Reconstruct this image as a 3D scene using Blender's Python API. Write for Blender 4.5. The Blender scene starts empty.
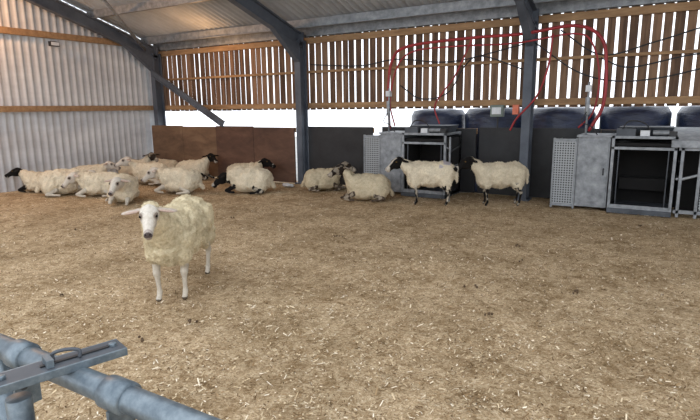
import bpy, bmesh, math, random
import numpy as np
from mathutils import Vector, Matrix, Euler, noise
random.seed(7); np.random.seed(7)
scene = bpy.context.scene
scene.view_settings.view_transform = 'Standard'
scene.view_settings.exposure = 0.0

# ---------------------------------------------------------------- materials
def lin(c):
    return tuple(((x/255)/12.92 if x/255 <= .04045 else ((x/255+.055)/1.055)**2.4) for x in c)
def new_mat(name, rough=.7, metal=0.0):
    m = bpy.data.materials.new(name); m.use_nodes = True
    b = m.node_tree.nodes['Principled BSDF']
    b.inputs['Roughness'].default_value = rough
    b.inputs['Metallic'].default_value = metal
    return m, m.node_tree, b
def mat_noise(name, stops, scale=(5,5,5), rough=.7, metal=0., bump=0., nscale=1., detail=6, distort=0., spec=None):
    m, nt, b = new_mat(name, rough, metal)
    tc = nt.nodes.new('ShaderNodeTexCoord'); mp = nt.nodes.new('ShaderNodeMapping')
    mp.inputs['Scale'].default_value = scale
    nz = nt.nodes.new('ShaderNodeTexNoise'); nz.inputs['Scale'].default_value = nscale
    nz.inputs['Detail'].default_value = detail; nz.inputs['Roughness'].default_value = .65
    nz.inputs['Distortion'].default_value = distort
    cr = nt.nodes.new('ShaderNodeValToRGB')
    els = cr.color_ramp.elements
    while len(els) < len(stops): els.new(.5)
    for e, (p, c) in zip(els, stops):
        e.position = p; e.color = (*lin(c), 1)
    nt.links.new(tc.outputs['Object'], mp.inputs[0]); nt.links.new(mp.outputs[0], nz.inputs['Vector'])
    nt.links.new(nz.outputs[0], cr.inputs[0]); nt.links.new(cr.outputs[0], b.inputs['Base Color'])
    if spec is not None: b.inputs['Specular IOR Level'].default_value = spec
    if bump:
        bp = nt.nodes.new('ShaderNodeBump'); bp.inputs['Strength'].default_value = bump
        bp.inputs['Distance'].default_value = .02
        nt.links.new(nz.outputs[0], bp.inputs['Height']); nt.links.new(bp.outputs[0], b.inputs['Normal'])
    return m

M_galv = mat_noise('galvanised_steel', [(.3,(108,112,116)),(.55,(142,146,150)),(.8,(170,174,177))], (9,9,9), .5, .3, .05)
M_galvdark = mat_noise('weathered_steel', [(.3,(62,66,72)),(.7,(92,97,103))], (4,4,4), .55, .3)
M_frame = mat_noise('painted_frame_steel', [(.3,(66,72,82)),(.7,(96,103,113))], (2,2,2), .6, .1)
M_tube = mat_noise('galvanised_tube', [(.3,(76,88,98)),(.5,(104,116,124)),(.75,(136,146,152))], (26,26,26), .4, .5, .08)
M_sheet = mat_noise('wall_sheet_metal', [(.25,(172,174,178)),(.6,(200,202,204)),(.8,(212,213,215))], (.8,.8,2.5), .6, 0, .0)
M_roof = mat_noise('roof_sheet', [(.25,(150,153,157)),(.6,(186,189,192)),(.8,(206,208,210))], (1.5,.7,1), .7, 0)
M_black = mat_noise('black_rubber_board', [(.3,(22,22,24)),(.7,(42,42,44))], (3,3,3), .6, 0, .1)
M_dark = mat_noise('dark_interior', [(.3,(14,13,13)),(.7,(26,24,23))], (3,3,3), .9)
M_ply = mat_noise('red_brown_plywood', [(.25,(64,44,35)),(.5,(88,62,48)),(.8,(114,84,66))], (1.2,1.2,3), .75, 0, .1, 1.5,6,.4)
M_ply2 = mat_noise('old_plywood', [(.25,(82,60,44)),(.5,(110,84,62)),(.8,(138,110,84))], (1.2,1.2,3), .75, 0, .1, 1.5,6,.4)
M_timber = mat_noise('timber_rail_wood', [(.3,(128,98,68)),(.7,(172,138,100))], (1.5,8,8), .75, 0, .2, 1.5)
M_red = mat_noise('red_hose_rubber', [(.3,(130,26,32)),(.7,(164,42,46))], (5,5,5), .45)
M_bale = mat_noise('blue_plastic_wrap', [(.3,(20,28,48)),(.7,(40,52,80))], (3,3,9), .3, 0, .8, 2.)
M_white = mat_noise('white_plastic', [(.3,(190,194,198)),(.7,(220,223,226))], (8,8,8), .5)
M_cable = mat_noise('black_cable', [(.3,(20,20,22)),(.7,(36,36,38))], (8,8,8), .5)
M_green = mat_noise('grey_box_plastic', [(.3,(92,104,96)),(.7,(120,130,122))], (8,8,8), .5)
M_orange = mat_noise('orange_plastic', [(.3,(190,90,60)),(.7,(210,120,90))], (8,8,8), .5)
M_dung = mat_noise('dung', [(.3,(70,54,38)),(.7,(100,80,58))], (20,20,20), .9)
M_conc = mat_noise('yard_concrete', [(.3,(150,150,146)),(.7,(190,190,186))], (2,2,2), .9)

def slat_mat():
    m, nt, b = new_mat('slat_wood', .8)
    tc = nt.nodes.new('ShaderNodeTexCoord'); mp = nt.nodes.new('ShaderNodeMapping'); mp.inputs['Scale'].default_value=(14,14,1.6)
    nz = nt.nodes.new('ShaderNodeTexNoise'); nz.inputs['Scale'].default_value=1.3; nz.inputs['Detail'].default_value=6
    geo = nt.nodes.new('ShaderNodeNewGeometry')
    add = nt.nodes.new('ShaderNodeMath'); add.operation='MULTIPLY_ADD'; add.inputs[1].default_value=.45
    cr = nt.nodes.new('ShaderNodeValToRGB'); cr.color_ramp.elements.new(.5)
    for e,(p,c) in zip(cr.color_ramp.elements, [(.3,(60,42,32)),(.6,(92,69,52)),(.95,(136,106,82))]):
        e.position=p; e.color=(*lin(c),1)
    nt.links.new(tc.outputs['Object'],mp.inputs[0]); nt.links.new(mp.outputs[0],nz.inputs['Vector'])
    nt.links.new(geo.outputs['Random Per Island'],add.inputs[0]); nt.links.new(nz.outputs[0],add.inputs[2])
    nt.links.new(add.outputs[0],cr.inputs[0]); nt.links.new(cr.outputs[0],b.inputs['Base Color'])
    return m
M_slat = slat_mat()

def perf_mat():
    m, nt, b = new_mat('perforated_steel', .55, .3)
    tc = nt.nodes.new('ShaderNodeTexCoord')
    sc = nt.nodes.new('ShaderNodeVectorMath'); sc.operation='MULTIPLY'; sc.inputs[1].default_value=(26,0,26)
    fr = nt.nodes.new('ShaderNodeVectorMath'); fr.operation='FRACTION'
    sb = nt.nodes.new('ShaderNodeVectorMath'); sb.operation='SUBTRACT'; sb.inputs[1].default_value=(.5,0,.5)
    ln = nt.nodes.new('ShaderNodeVectorMath'); ln.operation='LENGTH'
    cr = nt.nodes.new('ShaderNodeValToRGB')
    cr.color_ramp.elements[0].position=.26; cr.color_ramp.elements[0].color=(*lin((50,52,54)),1)
    cr.color_ramp.elements[1].position=.34; cr.color_ramp.elements[1].color=(*lin((156,160,162)),1)
    nt.links.new(tc.outputs['Object'],sc.inputs[0]); nt.links.new(sc.outputs[0],fr.inputs[0]); nt.links.new(fr.outputs[0],sb.inputs[0])
    nt.links.new(sb.outputs[0],ln.inputs[0]); nt.links.new(ln.outputs['Value'],cr.inputs[0]); nt.links.new(cr.outputs[0],b.inputs['Base Color'])
    return m
M_perf = perf_mat()

def straw_mats():
    m, nt, b = new_mat('straw_bed', .95); b.inputs['Specular IOR Level'].default_value=.1
    tc = nt.nodes.new('ShaderNodeTexCoord')
    n1 = nt.nodes.new('ShaderNodeTexNoise'); n1.inputs['Scale'].default_value=30; n1.inputs['Detail'].default_value=9; n1.inputs['Roughness'].default_value=.8; n1.inputs['Distortion'].default_value=1.5
    n2 = nt.nodes.new('ShaderNodeTexNoise'); n2.inputs['Scale'].default_value=1.5; n2.inputs['Detail'].default_value=6; n2.inputs['Roughness'].default_value=.65
    n3 = nt.nodes.new('ShaderNodeTexNoise'); n3.inputs['Scale'].default_value=9; n3.inputs['Detail'].default_value=5; n3.inputs['Roughness'].default_value=.7
    def ramp(stops):
        cr = nt.nodes.new('ShaderNodeValToRGB')
        while len(cr.color_ramp.elements)<len(stops): cr.color_ramp.elements.new(.5)
        for e,(p,c) in zip(cr.color_ramp.elements,stops): e.position=p; e.color=(*c,1)
        return cr
    cr=ramp([(.35,lin((118,96,70))),(.5,lin((198,172,136))),(.62,lin((232,214,184)))])
    cr2=ramp([(.36,(.68,.65,.60)),(.58,(1,1,1))])
    cr3=ramp([(.36,(.66,.61,.54)),(.52,(1,1,1))])
    for n in (n1,n2,n3): nt.links.new(tc.outputs['Object'],n.inputs['Vector'])
    nt.links.new(n1.outputs[0],cr.inputs[0]); nt.links.new(n2.outputs[0],cr2.inputs[0]); nt.links.new(n3.outputs[0],cr3.inputs[0])
    prev=cr.outputs[0]
    for c in (cr2,cr3):
        mx = nt.nodes.new('ShaderNodeMix'); mx.data_type='RGBA'; mx.blend_type='MULTIPLY'; mx.inputs[0].default_value=1
        nt.links.new(prev,mx.inputs[6]); nt.links.new(c.outputs[0],mx.inputs[7]); prev=mx.outputs[2]
    nt.links.new(prev,b.inputs['Base Color'])
    bp = nt.nodes.new('ShaderNodeBump'); bp.inputs['Strength'].default_value=.7; bp.inputs['Distance'].default_value=.025
    nt.links.new(n1.outputs[0],bp.inputs['Height']); nt.links.new(bp.outputs[0],b.inputs['Normal'])
    s, nt, b = new_mat('straw_flake', .9); b.inputs['Specular IOR Level'].default_value=.15
    geo = nt.nodes.new('ShaderNodeNewGeometry'); cr = nt.nodes.new('ShaderNodeValToRGB')
    cr.color_ramp.elements.new(.4); cr.color_ramp.elements.new(.75)
    for e,(p,c) in zip(cr.color_ramp.elements,[(0,(88,68,46)),(.45,(156,130,96)),(.8,(214,194,160)),(1,(244,232,210))]):
        e.position=p; e.color=(*lin(c),1)
    nt.links.new(geo.outputs['Random Per Island'],cr.inputs[0]); nt.links.new(cr.outputs[0],b.inputs['Base Color'])
    return m, s
M_floor, M_flake = straw_mats()

def attr_mat(name, rough, nscale, lo, bump, sheen=0):
    m, nt, b = new_mat(name, rough); b.inputs['Specular IOR Level'].default_value=.15
    at = nt.nodes.new('ShaderNodeAttribute'); at.attribute_name='Col'
    tc = nt.nodes.new('ShaderNodeTexCoord'); nz = nt.nodes.new('ShaderNodeTexNoise')
    nz.inputs['Scale'].default_value=nscale; nz.inputs['Detail'].default_value=6; nz.inputs['Roughness'].default_value=.7
    cr = nt.nodes.new('ShaderNodeValToRGB'); cr.color_ramp.elements[0].position=.3; cr.color_ramp.elements[0].color=(lo,lo*.97,lo*.9,1)
    cr.color_ramp.elements[1].position=.6; cr.color_ramp.elements[1].color=(1,1,1,1)
    mx = nt.nodes.new('ShaderNodeMix'); mx.data_type='RGBA'; mx.blend_type='MULTIPLY'; mx.inputs[0].default_value=1
    bp = nt.nodes.new('ShaderNodeBump'); bp.inputs['Strength'].default_value=bump; bp.inputs['Distance'].default_value=.012
    nt.links.new(tc.outputs['Object'],nz.inputs['Vector']); nt.links.new(nz.outputs[0],cr.inputs[0])
    nt.links.new(at.outputs['Color'],mx.inputs[6]); nt.links.new(cr.outputs[0],mx.inputs[7]); nt.links.new(mx.outputs[2],b.inputs['Base Color'])
    nt.links.new(nz.outputs[0],bp.inputs['Height']); nt.links.new(bp.outputs[0],b.inputs['Normal'])
    return m
M_wool = attr_mat('fleece', 1., 45, .74, .7)
M_hair = attr_mat('sheep_hair', .85, 60, .78, .5)

# ---------------------------------------------------------------- mesh builder
class MB:
    def __init__(s): s.v=[]; s.f=[]; s.m=[]; s.mats=[]; s.sm=[]
    def mi(s,mat):
        if mat not in s.mats: s.mats.append(mat)
        return s.mats.index(mat)
    def add(s,vs,fs,mat,smooth=False):
        o=len(s.v); s.v+= [tuple(v) for v in vs]; s.f+=[tuple(i+o for i in f) for f in fs]
        k=s.mi(mat); s.m+=[k]*len(fs); s.sm+=[smooth]*len(fs)
    def box(s,c,d,mat,rot=None):
        hx,hy,hz=[x/2 for x in d]; vs=[Vector((x,y,z)) for x in(-hx,hx) for y in(-hy,hy) for z in(-hz,hz)]
        if rot is not None:
            R=Euler(rot).to_matrix(); vs=[R@v for v in vs]
        vs=[v+Vector(c) for v in vs]
        s.add(vs,[(0,1,3,2),(4,6,7,5),(0,4,5,1),(2,3,7,6),(0,2,6,4),(1,5,7,3)],mat)
    def bb(s,x0,x1,y0,y1,z0,z1,mat): s.box(((x0+x1)/2,(y0+y1)/2,(z0+z1)/2),(x1-x0,y1-y0,z1-z0),mat)
    def tube(s,pts,r,mat,n=12,caps=True):
        pts=[Vector(p) for p in pts]; rs=r if isinstance(r,(list,tuple)) else [r]*len(pts)
        T0=(pts[1]-pts[0]).normalized(); up=Vector((0,0,1)) if abs(T0.z)<.9 else Vector((1,0,0))
        a=T0.cross(up).normalized(); vs=[]; fs=[]
        for i,p in enumerate(pts):
            if i==0:T=T0
            elif i==len(pts)-1:T=(pts[i]-pts[i-1]).normalized()
            else:T=((pts[i+1]-p).normalized()+(p-pts[i-1]).normalized()).normalized()
            a=(a-T*a.dot(T)).normalized(); b=T.cross(a)
            for k in range(n):
                t=2*math.pi*k/n; vs.append(p+(a*math.cos(t)+b*math.sin(t))*rs[i])
        for i in range(len(pts)-1):
            for k in range(n): fs.append((i*n+k,i*n+(k+1)%n,(i+1)*n+(k+1)%n,(i+1)*n+k))
        if caps: fs.append(tuple(range(n))[::-1]); fs.append(tuple(range((len(pts)-1)*n,len(pts)*n)))
        s.add(vs,fs,mat,True)
    def beamI(s,p,q,h,w,mat,side=Vector((1,0,0)),t=.014):
        p=Vector(p);q=Vector(q);T=(q-p).normalized();S=side.normalized();N=T.cross(S).normalized()
        def bar(off,hn,hs):
            vs=[]
            for e in(p,q):
                for a,b in((-1,-1),(1,-1),(1,1),(-1,1)): vs.append(e+N*(off+a*hn)+S*(b*hs))
            s.add(vs,[(0,1,2,3),(7,6,5,4),(0,4,5,1),(1,5,6,2),(2,6,7,3),(3,7,4,0)],mat)
        bar(h/2,t,w/2);bar(-h/2,t,w/2);bar(0,h/2,t/2)
    def build(s,name,loc=(0,0,0),rot=0,bevel=0):
        me=bpy.data.meshes.new(name); me.from_pydata(s.v,[],s.f)
        for m in s.mats: me.materials.append(m)
        me.polygons.foreach_set('material_index',s.m); me.polygons.foreach_set('use_smooth',s.sm)
        me.update(); o=bpy.data.objects.new(name,me); scene.collection.objects.link(o)
        o.location=loc; o.rotation_euler=(0,0,rot)
        if bevel:
            b=o.modifiers.new('b','BEVEL'); b.width=bevel; b.segments=2; b.limit_method='ANGLE'
        return o
def smooth_path(pts,n=8):
    P=[Vector(p) for p in pts]; P=[P[0]*2-P[1]]+P+[P[-1]*2-P[-2]]; out=[]
    for i in range(1,len(P)-2):
        for k in range(n):
            t=k/n; a,b,c,d=P[i-1:i+3]
            out.append(.5*((2*b)+(c-a)*t+(2*a-5*b+4*c-d)*t*t+(3*b-a-3*c+d)*t**3))
    out.append(P[-2]); return out

# ---------------------------------------------------------------- building
WY=9.6; WX=-11.5; XR=11.6; YF=3.4
SL=.31
def zr(y): return 3.22+(WY-y)*SL      # roof underside height
def floor():
    nx,ny=240,130; x0,x1,y0,y1=-11.8,12.,-3.,WY+.1
    vs=[];fs=[]
    for j in range(ny+1):
        for i in range(nx+1):
            x=x0+(x1-x0)*i/nx; y=y0+(y1-y0)*j/ny
            vs.append((x,y,-.014+.018*noise.noise(Vector((x*1.3,y*1.3,0)))+.016*noise.noise(Vector((x*5,y*5,3)))))
    for j in range(ny):
        for i in range(nx):
            a=j*(nx+1)+i; fs.append((a,a+1,a+nx+2,a+nx+1))
    b=MB(); b.add(vs,fs,M_floor,True); b.build('floor')
floor()
b=MB(); b.bb(-20,20,WY+.1,26,-.3,-.05,M_conc); b.build('yard_ground')

def straw():
    N=190000
    r=np.random.uniform(.6,12.5,N); a=np.radians(121)+np.random.uniform(-1.15,1.15,N)
    x=r*np.cos(a); y=r*np.sin(a)
    ok=(x>WX+.1)&(y<WY-.1)&(y>-1)&(x<8); x=x[ok];y=y[ok];r=r[ok];n=len(x)
    keep=np.array([noise.noise(Vector((x[i]*4,y[i]*4,9)))+.6*noise.noise(Vector((x[i]*11,y[i]*11,2)))+random.uniform(-.5,.75)>-.05 for i in range(n)])
    x=x[keep];y=y[keep];r=r[keep];n=len(x)
    th=np.random.uniform(0,np.pi,n); L=np.random.uniform(.008,.030,n)*np.random.choice([.6,1,1.8],n,p=[.5,.42,.08]); W=np.random.uniform(.002,.0045,n)*(1+.08*r)
    tilt=np.random.normal(0,.25,n); z=np.random.uniform(.004,.018,n)
    dx=np.cos(th)*L/2; dy=np.sin(th)*L/2; dz=np.sin(tilt)*L/2; wx=-np.sin(th)*W/2*1.5; wy=np.cos(th)*W/2*1.5; wz=np.random.normal(0,.2,n)*W
    V=np.empty((n,4,3))
    for k,(s,t) in enumerate(((-1,-1),(1,-1),(1,1),(-1,1))):
        V[:,k,0]=x+s*dx+t*wx; V[:,k,1]=y+s*dy+t*wy; V[:,k,2]=z+s*dz+t*wz
    me=bpy.data.meshes.new('straw_litter'); me.from_pydata(V.reshape(-1,3).tolist(),[],np.arange(4*n).reshape(-1,4).tolist())
    me.materials.append(M_flake); o=bpy.data.objects.new('straw_litter',me); scene.collection.objects.link(o)
straw()
b=MB()
def blob(b,c,rx,ry,rz,mat,n=8,m=5,jit=.15):
    vs=[];fs=[]
    for j in range(m+1):
        p=math.pi*j/m
        for i in range(n):
            t=2*math.pi*i/n; k=1+random.uniform(-jit,jit)
            vs.append((c[0]+rx*k*math.sin(p)*math.cos(t),c[1]+ry*k*math.sin(p)*math.sin(t),c[2]+rz*k*math.cos(p)))
    for j in range(m):
        for i in range(n): fs.append((j*n+i,j*n+(i+1)%n,(j+1)*n+(i+1)%n,(j+1)*n+i))
    b.add(vs,fs,mat,True)
for k in range(14):
    r=random.uniform(3.6,9);a=math.radians(121)+random.uniform(-.6,.65);cx,cy=r*math.cos(a),r*math.sin(a)
    if cx<-11 or cy>8.5: continue
    for q in range(random.randint(2,4)):
        blob(b,(cx+random.gauss(0,.025),cy+random.gauss(0,.025),.01),random.uniform(.008,.015),random.uniform(.008,.015),.01,M_dung)
b.build('sheep_droppings')

def corr(name,mat,u0,u1,pitch,amp,fn,trap=False):
    vs=[];fs=[];n=int((u1-u0)/pitch*8)
    for i in range(n+1):
        u=u0+(u1-u0)*i/n; ph=(u/pitch)%1
        if trap: d=amp*(1 if ph<.25 else (-1 if .375<=ph<.875 else 0))
        else: d=amp*math.sin(2*math.pi*ph)
        vs+=fn(u,d)
    k=len(fn(0,0))
    for i in range(n):
        for j in range(k-1): fs.append((i*k+j,(i+1)*k+j,(i+1)*k+j+1,i*k+j+1))
    b=MB(); b.add(vs,fs,mat,True); return b.build(name)
corr('wall_left',M_sheet,-1.0,WY+.15,.16,.011,lambda u,d:[(WX-.12+d,u,-.05),(WX-.12+d,u,1.7),(WX-.12+d,u,zr(max(u,YF))+.02)],True)
corr('ceiling',M_roof,WX-.2,XR,.15,.028,lambda u,d:[(u,WY+.45,zr(WY+.45)+.06+d),(u,6,zr(6)+.06+d),(u,YF,zr(YF)+.06+d)])

b=MB(); x=WX+.05
while x<XR:
    w=.125+random.uniform(-.012,.012)
    b.box((x+w/2,WY+.02,2.4),(w,.022,1.66+random.uniform(-.01,.01)),M_slat,(0,random.uniform(-.004,.004),0)); x+=w+.036+random.uniform(-.014,.018)
b.build('wall_back')
b=MB()
for z,h in((1.66,.11),(2.36,.05),(3.0,.12)): b.bb(WX,XR,WY-.07,WY+.005,z-h/2,z+h/2,M_timber)
b.build('trim_1',bevel=.004)
b=MB()
for z,h in((1.66,.12),(3.2,.13),(4.6,.13)): b.bb(WX-.09,WX-.02,-1,WY-.08 if z<3.1 else WY-(z-3.1)/SL-.15,z-h/2,z+h/2,M_timber)
b.build('trim_2',bevel=.004)

def panel(name,x0,x1,y,mat,h=1.22,t=.03,nb=3):
    b=MB(); n=max(1,round((x1-x0)/1.22)); w=(x1-x0)/n
    for i in range(n): b.bb(x0+i*w+.004,x0+(i+1)*w-.004,y-t/2+.003*(i%2),y+t/2+.003*(i%2),.01,h-(.02 if i%2 else 0),mat)
    b.bb(x0,x1,y+t/2,y+t/2+.05,h-.12,h-.02,M_timber)
    return b.build(name,bevel=.003)
panel('plywood_panel',-11.45,-9.2,9.22,M_ply2)
panel('plywood_panel',-9.2,-6.9,9.22,M_ply)
panel('rubber_board_panel',-6.68,-5.1,9.42,M_black)
panel('rubber_board_panel',-3.0,-2.24,9.62,M_black)
panel('rubber_board_panel',-5.0,-3.05,9.62,M_black)
panel('rubber_board_panel',-2.2,11.3,9.62,M_black)

def frame(x):
    b=MB()
    b.beamI((x,9.37,0),(x,9.37,3.0),.22,.14,M_frame,Vector((1,0,0)))
    b.beamI((x,9.45,zr(9.45)-.30),(x,YF-.1,zr(YF-.1)-.30),.24,.14,M_frame,Vector((1,0,0)))
    p=[Vector((x,9.25,2.55)),Vector((x,9.25,zr(9.25)-.42)),Vector((x,8.4,zr(8.4)-.42))]
    vs=[q+Vector((s,0,0)) for s in(-.06,.06) for q in p]
    b.add(vs,[(0,1,2),(5,4,3),(0,3,4,1),(1,4,5,2),(2,5,3,0)],M_frame)
    b.bb(x-.12,x+.12,9.2,9.5,-.01,.02,M_frame)
    b.bb(x-.1,x+.1,9.34,9.38,2.95,zr(9.35)-.15,M_frame)
    return b.build('steel_portal_frame')
for x in(-11.3,-6.8,-2.1,2.6,7.3): frame(x)
b=MB()
for y in(9.15,7.75,6.35,4.95,3.55):
    z=zr(y)-.08
    b.box((( WX+XR)/2,y,z),(XR-WX,.012,.17),M_galv); b.box(((WX+XR)/2,y+.03,z+.08),(XR-WX,.06,.01),M_galv); b.box(((WX+XR)/2,y-.03,z-.08),(XR-WX,.06,.01),M_galv)
b.build('roof_purlins')
b=MB(); b.bb(WX,XR,WY-.1,WY+.0,3.08,3.3,M_galv); b.build('eaves_beam',bevel=.004)
b=MB(); b.beamI((-11.2,9.17,2.5),(-8.9,9.17,1.26),.12,.07,M_frame,Vector((0,1,0)),.01); b.build('wind_brace')
b=MB(); b.tube([(-11.2,9.0,3.05),(-9.6,6.6,zr(6.6)-.2)],.035,M_galv); b.build('roof_tie_rod')

# ---------------------------------------------------------------- feeders
def feeder(name,x,right_box):
    b=MB()
    b.bb(0,.33,.0,.02,.06,1.06,M_perf)
    for xx in(0.0,.33): b.bb(xx-.014,xx+.014,-.012,.03,0,1.1,M_galv)
    b.bb(0,.33,-.012,.03,1.05,1.09,M_galv); b.bb(0,.33,-.012,.03,.03,.07,M_galv)
    b.bb(-.014,0.0,.0,.75,.06,1.06,M_perf)
    b.bb(.35,.80,-.02,.72,.05,1.12,M_galv)
    b.bb(.37,.78,-.03,-.02,.1,1.07,M_galv)
    b.bb(.33,.82,-.05,.74,1.12,1.15,M_galv)
    b.bb(.72,.74,-.045,-.03,.55,.66,M_cable)
    x0,x1=.82,1.66
    for xx in(x0+.02,x1-.02):
        for yy in(-.05,.70): b.bb(xx-.02,xx+.02,yy-.02,yy+.02,0,1.15,M_galv)
    for zz in(1.13,.97):
        b.bb(x0,x1,-.07,-.03,zz-.02,zz+.02,M_galv)
    for zz in(1.13,.05):
        b.bb(x0,x0+.04,-.05,.7,zz-.02,zz+.02,M_galv); b.bb(x1-.04,x1,-.05,.7,zz-.02,zz+.02,M_galv)
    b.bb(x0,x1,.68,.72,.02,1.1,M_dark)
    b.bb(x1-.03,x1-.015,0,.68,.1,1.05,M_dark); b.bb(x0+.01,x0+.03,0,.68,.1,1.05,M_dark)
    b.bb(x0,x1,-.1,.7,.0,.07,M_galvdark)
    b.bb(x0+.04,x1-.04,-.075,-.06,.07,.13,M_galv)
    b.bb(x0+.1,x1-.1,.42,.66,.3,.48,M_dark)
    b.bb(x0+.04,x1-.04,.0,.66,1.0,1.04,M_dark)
    for xx in(x0+.1,x1-.1): b.tube([(xx,-.03,.1),(xx,-.03,.97)],.009,M_galvdark,8)
    hx0,hx1=x0+.12,x1-.12
    vs=[(hx0,.25,1.12),(hx1,.25,1.12),(hx1,.7,1.12),(hx0,.7,1.12),(hx0-.06,.12,1.27),(hx1+.06,.12,1.27),(hx1+.06,.75,1.27),(hx0-.06,.75,1.27)]
    b.add(vs,[(3,2,1,0),(0,1,5,4),(1,2,6,5),(2,3,7,6),(3,0,4,7),(4,5,6,7)],M_galvdark)
    b.bb(x0+.05,x0+.3,-.06,.1,1.15,1.25,M_galvdark)
    b.bb(x0+.36,x0+.48,-.06,.06,1.15,1.23,M_white)
    b.tube([(x0+.52,-.02,1.2),(x0+.72,-.02,1.2)],.035,M_galv,12)
    b.bb(x1-.12,x1-.02,-.05,.1,1.15,1.22,M_cable)
    b.tube(smooth_path([(x0+.1,0,1.2),(x0+.2,.05,1.36),(x0+.4,.05,1.33),(x0+.5,.05,1.2)]),.01,M_cable,8)
    b.tube([(.42,.2,1.12),(.42,.2,1.95)],.018,M_galv,10)
    b.tube([(.42,.17,1.45),(.42,.17,1.72)],.035,M_galv,12)
    b.bb(.38,.46,.14,.24,1.80,1.9,M_white)
    b.tube(smooth_path([(.42,.14,1.5),(.36,.1,1.35),(.5,.08,1.28),(.6,.1,1.15)]),.008,M_cable,8)
    b.tube([(x1+.03,-.03,.55),(x1+.03,.5,.55)],.02,M_galv,10)
    b.tube([(x1+.03,-.03,.8),(x1+.03,.6,.9)],.014,M_cable,8)
    if right_box:
        X=1.70
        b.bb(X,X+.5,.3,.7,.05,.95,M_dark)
        for zz in(.08,.98): b.bb(X-.02,X+.5,-.05,-.01,zz-.025,zz+.025,M_galv)
        for xx in(X+.03,X+.25): b.bb(xx-.02,xx+.02,-.05,-.01,0,1.0,M_galv)
        b.tube([(X+.05,-.03,.55),(X+.25,-.03,.62)],.02,M_galv,10)
        b.bb(X+.28,X+.48,-.03,-.015,.12,.9,M_perf)
        # sloped lid box
        vs=[(X-.12,-.1,1.0),(X+.62,-.1,1.0),(X+.62,.6,1.0),(X-.12,.6,1.0),(X-.12,-.1,1.10),(X+.62,-.1,1.10),(X+.62,.6,1.26),(X-.12,.6,1.26)]
        b.add(vs,[(3,2,1,0),(0,1,5,4),(1,2,6,5),(2,3,7,6),(3,0,4,7),(4,5,6,7)],M_galv)
        b.bb(X+.5,X+.95,-.02,.72,.05,1.12,M_galv)
    else:
        X=1.72
        for zz in(.15,.4,.65,.9): b.tube([(X-.05,-.05,zz),(X+.1,-.3,zz)],.014,M_red if zz in(.4,.65) else M_galv,8)
        b.tube([(X+.1,-.3,.0),(X+.1,-.3,1.1)],.018,M_galv,8)
    return b.build(name,(x,8.85,0),bevel=.003)
feeder('sheep_feeding_station',-4.98,False)
feeder('sheep_feeding_station',-1.55,True)

b=MB()
b.tube(smooth_path([(-4.57,9.1,1.2),(-4.6,9.1,1.9),(-4.52,9.1,2.45),(-4.2,9.1,2.68),(-3.05,9.1,2.74),(-2.2,9.1,2.74),(-1.4,9.1,2.8),(-1.02,9.1,2.6),(-.92,9.1,2.2),(-.92,9.1,1.6),(-1.1,9.1,1.2)]),.026,M_red,10)
b.tube(smooth_path([(-4.45,9.08,1.25),(-4.55,9.08,1.7),(-4.42,9.08,2.3),(-4.1,9.08,2.58),(-3.3,9.08,2.62),(-2.3,9.08,2.6),(-1.4,9.08,2.68),(-1.12,9.08,2.5),(-1.0,9.08,2.0),(-1.05,9.08,1.5),(-1.25,9.08,1.25)]),.014,M_red,10)
b.tube(smooth_path([(-3.55,9.05,1.3),(-3.65,9.05,1.6),(-3.5,9.05,1.85),(-3.3,9.05,2.1),(-3.1,9.05,2.5),(-3.0,9.05,2.72)]),.014,M_red,8)
b.tube(smooth_path([(-2.3,9.05,1.2),(-2.2,9.05,1.4),(-1.9,9.05,1.75),(-1.75,9.05,2.2),(-1.7,9.05,2.7)]),.016,M_red,8)
b.build('red_air_hose')
b=MB()
for P in ([(-6.6,9.45,2.5),(-5.4,9.45,2.42),(-4.6,9.45,2.5),(-3.5,9.45,2.4),(-2.2,9.3,2.6)],
          [(-4.4,9.2,2.0),(-4.0,9.25,1.75),(-3.5,9.3,1.85),(-3.2,9.3,2.3),(-2.9,9.3,2.45),(-2.2,9.3,2.2)],
          [(-2.0,9.2,2.6),(-1.3,9.2,2.1),(-.6,9.3,1.95),(.3,9.4,2.1),(1.5,9.45,2.5)],
          [(-1.0,9.1,2.3),(-.6,9.2,2.15),(.2,9.35,2.3),(1.2,9.4,2.35)],
          [(-1.6,9.1,2.75),(-1.0,9.15,2.35),(-.3,9.25,2.5),(.6,9.4,2.75),(1.6,9.45,2.8)]):
    b.tube(smooth_path(P),.011,M_cable,8)
b.build('power_cable')
b=MB(); b.bb(-2.72,-2.5,9.3,9.42,1.42,1.62,M_green); b.bb(-2.69,-2.53,9.285,9.3,1.46,1.58,M_white); b.tube([(-2.6,9.36,1.2),(-2.6,9.36,1.45)],.015,M_cable,8); b.build('control_box',bevel=.008)
b=MB(); b.bb(-2.3,-2.2,9.14,9.22,1.46,1.62,M_orange); b.tube([(-2.25,9.18,1.46),(-2.25,9.18,1.3)],.01,M_cable,8); b.build('isolator_switch',bevel=.006)

for i in range(9):
    b=MB(); n=28; R=.57+random.uniform(-.03,.03); H=1.62+random.uniform(-.04,.04); prof=[(0,0),(R*.9,0),(R,.08),(R*1.01,.5),(R*.99,.8),(R,H-.13),(R*.9,H-.03),(R*.5,H),(0,H)]
    vs=[];fs=[]
    for (r,z) in prof:
        for k in range(n):
            t=2*math.pi*k/n; vs.append((r*math.cos(t)*(1+random.uniform(-.012,.012)),r*math.sin(t),z+(random.uniform(-.012,.012) if z>0 else 0)))
    for j in range(len(prof)-1):
        for k in range(n): fs.append((j*n+k,j*n+(k+1)%n,(j+1)*n+(k+1)%n,(j+1)*n+k))
    b.add(vs,fs,M_bale,True); b.build('wrapped_silage_bale',(-4.15+i*1.2,10.45+random.uniform(0,.1),-.05))

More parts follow.
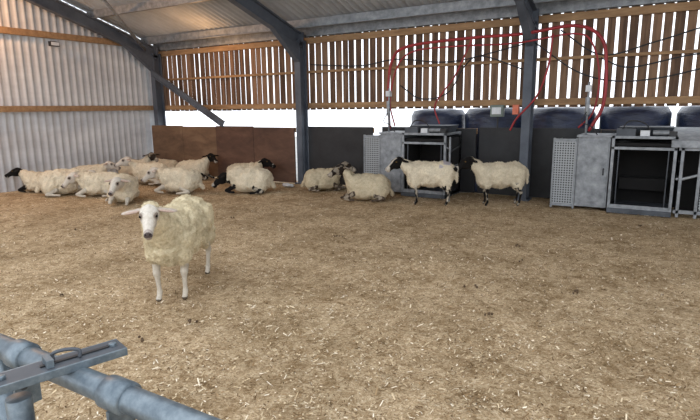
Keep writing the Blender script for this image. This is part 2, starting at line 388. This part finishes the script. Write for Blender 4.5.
b=MB(); blob(b,(0,0,.04),.11,.07,.04,M_white,14,8,.2); blob(b,(.09,.04,.03),.06,.05,.032,M_white,12,7,.2); b.build('crumpled_sack',(-6.75,8.7,0.0))
b=MB(); b.bb(-.03,.05,-.1,.1,-.05,.05,M_cable); b.bb(.05,.06,-.085,.085,-.035,.035,M_white); b.bb(-.1,-.03,-.02,.02,-.02,.02,M_cable); b.build('flood_light',(-11.5,6.9,3.02))

# ---------------------------------------------------------------- foreground hurdle
b=MB(); ry=.52; z=1.11
b.tube([(-2.3,ry,z),(.9,ry,z)],.0235,M_tube,28)
for zz in(.9,.68,.46,.24): b.tube([(-2.3,ry,zz),(.9,ry,zz)],.017,M_tube,16)
for xx in(-2.3,-1.19,-.4,.9): b.tube([(xx,ry,0.0),(xx,ry,z)],.021,M_tube,20)
for x0,x1 in((-1.125,-1.075),(-.82,-.76)):
    b.tube([(x0,ry,z),(x0+.004,ry,z),(x1-.004,ry,z),(x1,ry,z)],[.0255,.0295,.0295,.0255],M_tube,28)
    xm=(x0+x1)/2
    b.bb(xm-.004,xm+.004,ry-.025,ry+.025,z-.11,z-.02,M_tube)
    b.tube([(xm-.016,ry-.012,z-.06),(xm+.016,ry-.012,z-.06)],.008,M_galvdark,6)
b.build('galvanised_hurdle')
b=MB()
L=.25
b.bb(-L/2,L/2,-.026,.026,-.003,.003,M_galvdark)
b.bb(-L/2,L/2,-.030,-.025,-.012,.003,M_tube); b.bb(-L/2,L/2,.025,.030,-.008,.003,M_tube)
b.bb(-.02,.1,-.004,.004,.003,.006,M_cable)
b.bb(-.012,.0,-.018,.018,.003,.018,M_tube)
b.tube(smooth_path([(.005,.010,.005),(.005,.010,.018),(.025,.0,.023),(.045,-.008,.018),(.045,-.008,.004)],6),.0035,M_galvdark,10)
for xx in(-.08,.108): b.tube([(xx,0,0),(xx,0,.009)],.008,M_tube,6)
b.tube([(-.06,-.01,-.035),(-.06,-.01,-1.14)],.021,M_tube,20)
br=b.build('hurdle_bracket',(-.935,.49,1.143),math.radians(74),bevel=.001)

# ---------------------------------------------------------------- sheep
bm=bmesh.new(); bmesh.ops.create_icosphere(bm,subdivisions=2,radius=1); bm.verts.ensure_lookup_table()
IV=np.array([v.co[:] for v in bm.verts]); IF=np.array([[v.index for v in f.verts] for f in bm.faces]); bm.free()
def ell(c,r,rot=None):
    v=IV*np.array(r)
    if rot: v=v@np.array(Euler(rot).to_matrix()).T
    return v+np.array(c)
def path(pts,sq=(1,1,1)):
    out=[]
    for (p,r),(q,s) in zip(pts[:-1],pts[1:]):
        p=np.array(p,float);q=np.array(q,float);d=np.linalg.norm(q-p);n=max(2,int(d/(min(r,s)*.35)))
        for k in range(n+1):
            t=k/n; rr=r+(s-r)*t; out.append(ell(p+(q-p)*t,(rr*sq[0],rr*sq[1],rr*sq[2])))
    return out
def remesh(parts,vox,sm):
    V=np.concatenate(parts); F=np.concatenate([IF+i*len(IV) for i in range(len(parts))])
    me=bpy.data.meshes.new('t'); me.from_pydata(V.tolist(),[],F.tolist()); o=bpy.data.objects.new('t',me); scene.collection.objects.link(o)
    m=o.modifiers.new('r','REMESH'); m.mode='VOXEL'; m.voxel_size=vox
    s=o.modifiers.new('s','SMOOTH'); s.factor=.5; s.iterations=sm
    dg=bpy.context.evaluated_depsgraph_get(); ev=o.evaluated_get(dg); e=ev.to_mesh()
    n=len(e.vertices); co=np.empty(n*3); e.vertices.foreach_get('co',co); no=np.empty(n*3); e.vertices.foreach_get('normal',no)
    fs=[tuple(p.vertices) for p in e.polygons]; ev.to_mesh_clear(); bpy.data.objects.remove(o); bpy.data.meshes.remove(me)
    return co.reshape(-1,3),no.reshape(-1,3),fs

def sheep(name,x,y,heading,pose='lie',face='white',hyaw=0,hpitch=0,hz=None,scale=1.,tint=(226,214,190),fine=False,seed=0,side=1,mark=None,lx=None):
    rnd=random.Random(seed*13+5)
    lx=lx if lx else (1.0 if fine else .88)
    wool=[];legs=[]
    if pose=='stand':
        wool+=[ell((0,0,.56),(.45,.225,.215)),ell((.24,0,.55),(.24,.195,.225)),ell((-.27,0,.56),(.27,.22,.225)),ell((0,0,.48),(.36,.215,.18)),
               ell((.28,0,.46),(.19,.15,.17)),ell((0,0,.67),(.34,.15,.10))]
        for s in(1,-1): wool+=[ell((-.33,s*.12,.43),(.14,.08,.16)),ell((.27,s*.11,.42),(.11,.07,.13))]
        z=.85 if hz is None else hz
        wool+=path([((.33,0,.59),.165),((.45,0,(.6+z)/2),.12),((.53,0,z-.04),.085)])
        wool+=[ell((.572,0,z+.045),(.055,.062,.045))]
        wool+=path([((-.5,0,.62),.055),((-.55,0,.52),.045),((-.55,0,.40),.03)])
        for s in(1,-1):
            o=rnd.uniform(-.04,.04)
            legs+=path([((.27,s*.11,.42),.055),((.28,s*.11,.34),.042),((.287+o,s*.107,.28),.031),((.292+o,s*.105,.245),.034),((.288+o,s*.104,.20),.0225),((.277+o,s*.10,.10),.0195),((.275+o,s*.10,.075),.025),((.29+o,s*.10,.045),.022),((.303+o,s*.10,.024),.026)])
            legs+=path([((-.32,s*.12,.42),.08),((-.30,s*.12,.35),.06),((-.40-o,s*.115,.275),.033),((-.435-o,s*.115,.245),.031),((-.428-o,s*.113,.20),.023),((-.41-o,s*.11,.10),.020),((-.408-o,s*.11,.075),.025),((-.39-o,s*.11,.045),.022),((-.375-o,s*.11,.024),.026)])
        hp=np.array((.60,0,z))
    else:
        wool+=[ell((0,0,.27),(.45,.24,.235)),ell((.22,0,.28),(.24,.2,.235)),ell((-.25,0,.26),(.27,.25,.225)),ell((0,0,.15),(.41,.275,.15)),
               ell((-.24,side*.16,.17),(.2,.13,.16)),ell((.26,-side*.06,.17),(.19,.17,.16))]
        z=.58 if hz is None else hz
        wool+=path([((.30,0,.32),.165),((.42,0,(.36+z)/2),.11),((.50,0,z-.05),.072)])
        wool+=path([((-.46,0,.2),.06),((-.54,0,.1),.045)])
        legs+=path([((.3,side*.14,.14),.055),((.5,side*.16,.06),.034),((.44,side*.17,.03),.022),((.32,side*.19,.026),.024)])
        legs+=path([((.3,-side*.12,.14),.055),((.48,-side*.12,.06),.034),((.55,-side*.12,.028),.022),((.58,-side*.12,.026),.024)])
        legs+=path([((-.15,side*.22,.12),.06),((-.33,side*.27,.05),.034),((-.15,side*.305,.03),.022),((-.08,side*.31,.026),.024)])
        hp=np.array((.565,0,z))
    vw=.012 if fine else .02
    co,no,fw=remesh(wool,vw,3)
    tc=np.array(lin(tint)); nw=len(co); col=np.ones((nw,4))
    zmax=co[:,2].max()
    for i in range(nw):
        p=Vector(co[i])+Vector((seed*3.1,0,0))
        hf_=max(.35,min(1,(.62-co[i][0])/.2)) if co[i][0]>.4 else 1
        d=hf_*(.018*noise.noise(p*5)+.015*noise.noise(p*13)+.013*noise.noise(p*28)+(.007*noise.noise(p*60) if fine else 0))
        co[i]+=no[i]*d
        k=.97+.10*noise.noise(p*4)+ 6*d; zz=co[i][2]/zmax
        dirt=max(0,min(1,(.42-zz)*1.6+.3*noise.noise(p*5)))*.5
        c=tc*k*(1-dirt)+np.array(lin((150,126,94)))*dirt
        if mark and -.42<co[i][0]<-.2 and zz>.8 and noise.noise(p*9)>-.1: c=c*.55+np.array(lin(mark))*.45
        col[i,:3]=np.clip(c,0,.85)
    if pose!='stand': co[:,2]=np.maximum(co[:,2],.0)
    lv,ln,lf=remesh(legs,.008,2)
    hd=[ell((0.01,0,0),(.09,.074,.080)),ell((.065,0,-.008),(.078,.064,.064)),ell((.05,0,-.058),(.085,.050,.042)),ell((-.05,0,-.04),(.08,.062,.078))]
    hd+=path([((.08,0,-.015),.058),((.16,0,-.055),.045),((.205,0,-.075),.038)],(1,.88,1))
    hd+=[ell((.225,0,-.078),(.026,.034,.030)),ell((.20,0,-.105),(.032,.026,.018)),ell((.078,.048,.026),(.028,.020,.016)),ell((.078,-.048,.026),(.028,.020,.016))]
    hv,hn,hf=remesh(hd,.006 if fine else .010,2)
    ears=[ell((-.005,s*.128,.018),(.036,.078,.014),(s*-.18,0,s*.12)) for s in(1,-1)]+[ell((-.01,s*.075,.026),(.022,.03,.018)) for s in(1,-1)]
    ev_,en,ef=remesh(ears,.0065,2)
    E=[np.array((.093,s*.056,.016)) for s in(1,-1)]
    eyes=np.concatenate([ell(e,(.0145,.0105,.012)) for e in E]+[ell((.245,s*.015,-.066),(.008,.0055,.005)) for s in(1,-1)]+[ell((.222,0,-.098),(.022,.024,.0035))])
    eyf=[tuple(f) for f in np.concatenate([IF+i*len(IV) for i in range(5)]).tolist()]
    def hair_col(V,part):
        c=np.ones((len(V),4))
        for i,p in enumerate(V):
            n=noise.noise(Vector(p)*14+Vector((seed,0,0)))
            if face=='white':
                k=lin((210,203,192))
                if part=='head':
                    if p[0]>.234 and p[2]>-.090 and abs(p[1])<.032: k=lin((84,74,72))
                    elif p[0]>.21: k=lin((174,164,156))
                    de=min(np.linalg.norm(p-e) for e in E)
                    if de<.024: k=lin((128,116,106))
                    elif de<.034: k=lin((178,168,156))
                if part=='ear': k=lin((190,178,166)) if p[0]<.015 else lin((184,162,150))
                if part=='leg' : k=lin((198,190,176))
            elif face=='black':
                k=lin((24,22,21))
                if part=='head' and p[0]>.19 and n>.1: k=lin((170,164,154))
                if part=='leg' and n>.15: k=lin((160,152,138))
            elif face=='badger':
                k=lin((24,22,21))
                if part=='head' and (p[0]>.19 or (p[0]>.05 and abs(p[1])<.018 and p[2]>.0-.3*p[0])): k=lin((196,188,176))
                if part=='leg' and n>.05: k=lin((170,162,148))
            else:
                k=lin((44,37,33)) if n>-.15 else lin((140,130,116))
                if part=='head' and p[0]>.19: k=lin((166,156,142))
                if part=='leg': k=lin((150,138,122)) if n>0 else lin((80,68,58))
            if part=='leg' and p[2]<.028 and pose=='stand': k=lin((84,74,62))
            c[i,:3]=k
        return c
    hc,ec,lc=hair_col(hv,'head'),hair_col(ev_,'ear'),hair_col(lv,'leg')
    R=np.array((Matrix.Rotation(math.radians(hyaw),3,'Z')@Matrix.Rotation(math.radians(hpitch),3,'Y')))
    hs=1.0 if fine else 1.25
    T=lambda V:(V*hs)@R.T+hp
    hv,ev_,eyes=T(hv),T(ev_),T(eyes)
    eyc=np.ones((len(eyes),4)); eyc[:,:3]=lin((20,17,15))
    if face!='white': eyc[:2*len(IV),:3]=lin((90,70,38))
    Vs=[co,lv,hv,ev_,eyes]; Fs=[fw,lf,hf,ef,eyf]; Cs=[col,lc,hc,ec,eyc]; Ms=[0,1,1,1,1]
    nt=45000 if fine else 5000; tv=[];tf=[];tcs=[]
    ll=.009 if fine else .013; ww=.0026 if fine else .006
    for k in range(nt):
        f=fw[rnd.randrange(len(fw))]; a,b_,c_=Vector(co[f[0]]),Vector(co[f[1]]),Vector(co[f[2]])
        p=a.lerp(c_,rnd.random()).lerp(b_,rnd.random()*.5); n=Vector(no[f[0]])
        if pose!='stand' and p.z<.03: continue
        t=Vector((rnd.gauss(0,1),rnd.gauss(0,1),rnd.gauss(0,1))); w=n.cross(t).normalized()*ww
        tip=p+n*ll*rnd.uniform(.4,1)+Vector((rnd.gauss(0,.45),rnd.gauss(0,.45),rnd.gauss(-.1,.45)))*ll
        if tip.z<.005: continue
        o=len(tv); tv+=[p-w-n*.003,p+w-n*.003,tip]; tf.append((o,o+1,o+2)); cc=col[f[0]].copy(); cc[:3]*=rnd.uniform(.88,1.10); tcs+=[cc]*3
    Vs.append(np.array([v[:] for v in tv])); Fs.append(tf); Cs.append(np.array(tcs)); Ms.append(0)
    for q,part in enumerate(Vs):
        if q in(2,3,4): part[:,0]-=hp[0]*(1-lx)
        else: part[:,0]*=lx
    allv=np.concatenate(Vs); me=bpy.data.meshes.new(name); faces=[];mi=[];off=0
    for V,F,m in zip(Vs,Fs,Ms):
        faces+=[tuple(i+off for i in f) for f in F]; mi+=[m]*len(F); off+=len(V)
    me.from_pydata(allv.tolist(),[],faces); me.materials.append(M_wool); me.materials.append(M_hair)
    me.polygons.foreach_set('material_index',mi); me.polygons.foreach_set('use_smooth',[True]*len(faces))
    ca=me.color_attributes.new('Col','FLOAT_COLOR','POINT'); ca.data.foreach_set('color',np.clip(np.concatenate(Cs),0,1).ravel())
    o=bpy.data.objects.new(name,me); scene.collection.objects.link(o)
    o.location=(x,y,0.003); o.rotation_euler=(0,0,math.radians(heading)); o.scale=(scale,)*3
    return o

sheep('standing_sheep',-3.69,3.18,-59,'stand','white',hyaw=15,hpitch=10,hz=.80,scale=1.03,tint=(220,207,176),fine=True,seed=1,lx=1.08)
A='lying_sheep'
sheep(A,-10.95,5.95,211,'lie','black',seed=2,hz=.5,hyaw=15,side=1,scale=.82)
sheep(A,-10.1,5.95,55,'lie','white',seed=3,hz=.36,hpitch=20,scale=1.0,side=-1)
sheep(A,-9.3,6.2,225,'lie','white',seed=4,hz=.42,hpitch=20,hyaw=30,side=1,scale=.92)
sheep(A,-8.3,5.95,-45,'lie','white',seed=5,hz=.42,hpitch=15,hyaw=-20,side=-1,scale=.98)
sheep(A,-11.0,7.1,31,'lie','white',seed=6,hz=.5,side=-1,scale=.85)
sheep(A,-10.9,8.2,20,'lie','mottled',seed=7,hz=.6,hyaw=-30,side=-1,scale=.9)
sheep(A,-9.8,7.75,211,'lie','white',seed=8,hz=.54,hyaw=30,side=1,scale=.95)
sheep(A,-8.2,7.15,205,'lie','white',seed=9,hz=.42,hpitch=15,hyaw=20,side=1,scale=.98)
sheep(A,-9.5,8.7,25,'lie','black',seed=10,hz=.58,hyaw=-40,side=-1,scale=.9)
sheep(A,-10.75,8.95,200,'lie','mottled',seed=17,hz=.5,hyaw=30,side=1,scale=.8)
sheep(A,-6.95,7.8,208,'lie','black',seed=11,hz=.30,hpitch=15,side=1,scale=1.0)
sheep(A,-7.9,8.7,25,'lie','black',seed=12,hz=.52,hyaw=-15,side=-1,tint=(214,200,174),scale=.9)
sheep(A,-5.85,8.7,30,'lie','mottled',seed=13,hz=.56,hyaw=-25,side=-1,tint=(208,194,166),scale=.86)
sheep(A,-4.5,8.1,212,'lie','mottled',seed=14,hz=.60,hyaw=35,side=1,tint=(210,196,168),scale=.92,mark=(150,60,60))
sheep('standing_sheep',-3.36,8.15,200,'stand','badger',seed=15,hz=.76,hyaw=40,hpitch=5,scale=.93,mark=(100,110,170))
sheep('standing_sheep',-2.32,8.6,208,'stand','black',seed=16,hz=.78,hyaw=16,hpitch=5,scale=.92,tint=(212,200,176))

# ---------------------------------------------------------------- light
w=bpy.data.worlds.new('overcast_sky'); scene.world=w; w.use_nodes=True
bg=w.node_tree.nodes['Background']; bg.inputs[0].default_value=(.90,.94,1,1); bg.inputs[1].default_value=2.15
def lamp(name,kind,loc,energy,color,**kw):
    l=bpy.data.lights.new(name,kind); l.energy=energy; l.color=color
    for k,v in kw.items(): setattr(l,k,v)
    o=bpy.data.objects.new(name,l); o.location=loc; scene.collection.objects.link(o); return o
lamp('barn_lamp_left','POINT',(-11.0,4.9,3.7),110,(1,.5,.2),shadow_soft_size=.1)
lamp('barn_lamp_eaves','POINT',(-9.0,8.7,2.9),22,(1,.55,.25),shadow_soft_size=.08)

# ---------------------------------------------------------------- camera
cam=bpy.data.cameras.new('camera'); co=bpy.data.objects.new('camera',cam); scene.collection.objects.link(co); scene.camera=co
cam.sensor_width=36; cam.lens=27.26; cam.clip_start=.02
yaw=math.radians(31); p=math.radians(10.9); ro=.012
fw=Vector((-math.sin(yaw),math.cos(yaw),0)); Rr=Vector((math.cos(yaw),math.sin(yaw),0)); Z=Vector((0,0,1))
F=fw*math.cos(p)-Z*math.sin(p); U=fw*math.sin(p)+Z*math.cos(p)
R2=Rr*math.cos(ro)-U*math.sin(ro); U2=U*math.cos(ro)+Rr*math.sin(ro)
m=Matrix(((R2.x,U2.x,-F.x),(R2.y,U2.y,-F.y),(R2.z,U2.z,-F.z))).to_4x4(); m.translation=(0,0,1.6); co.matrix_world=m
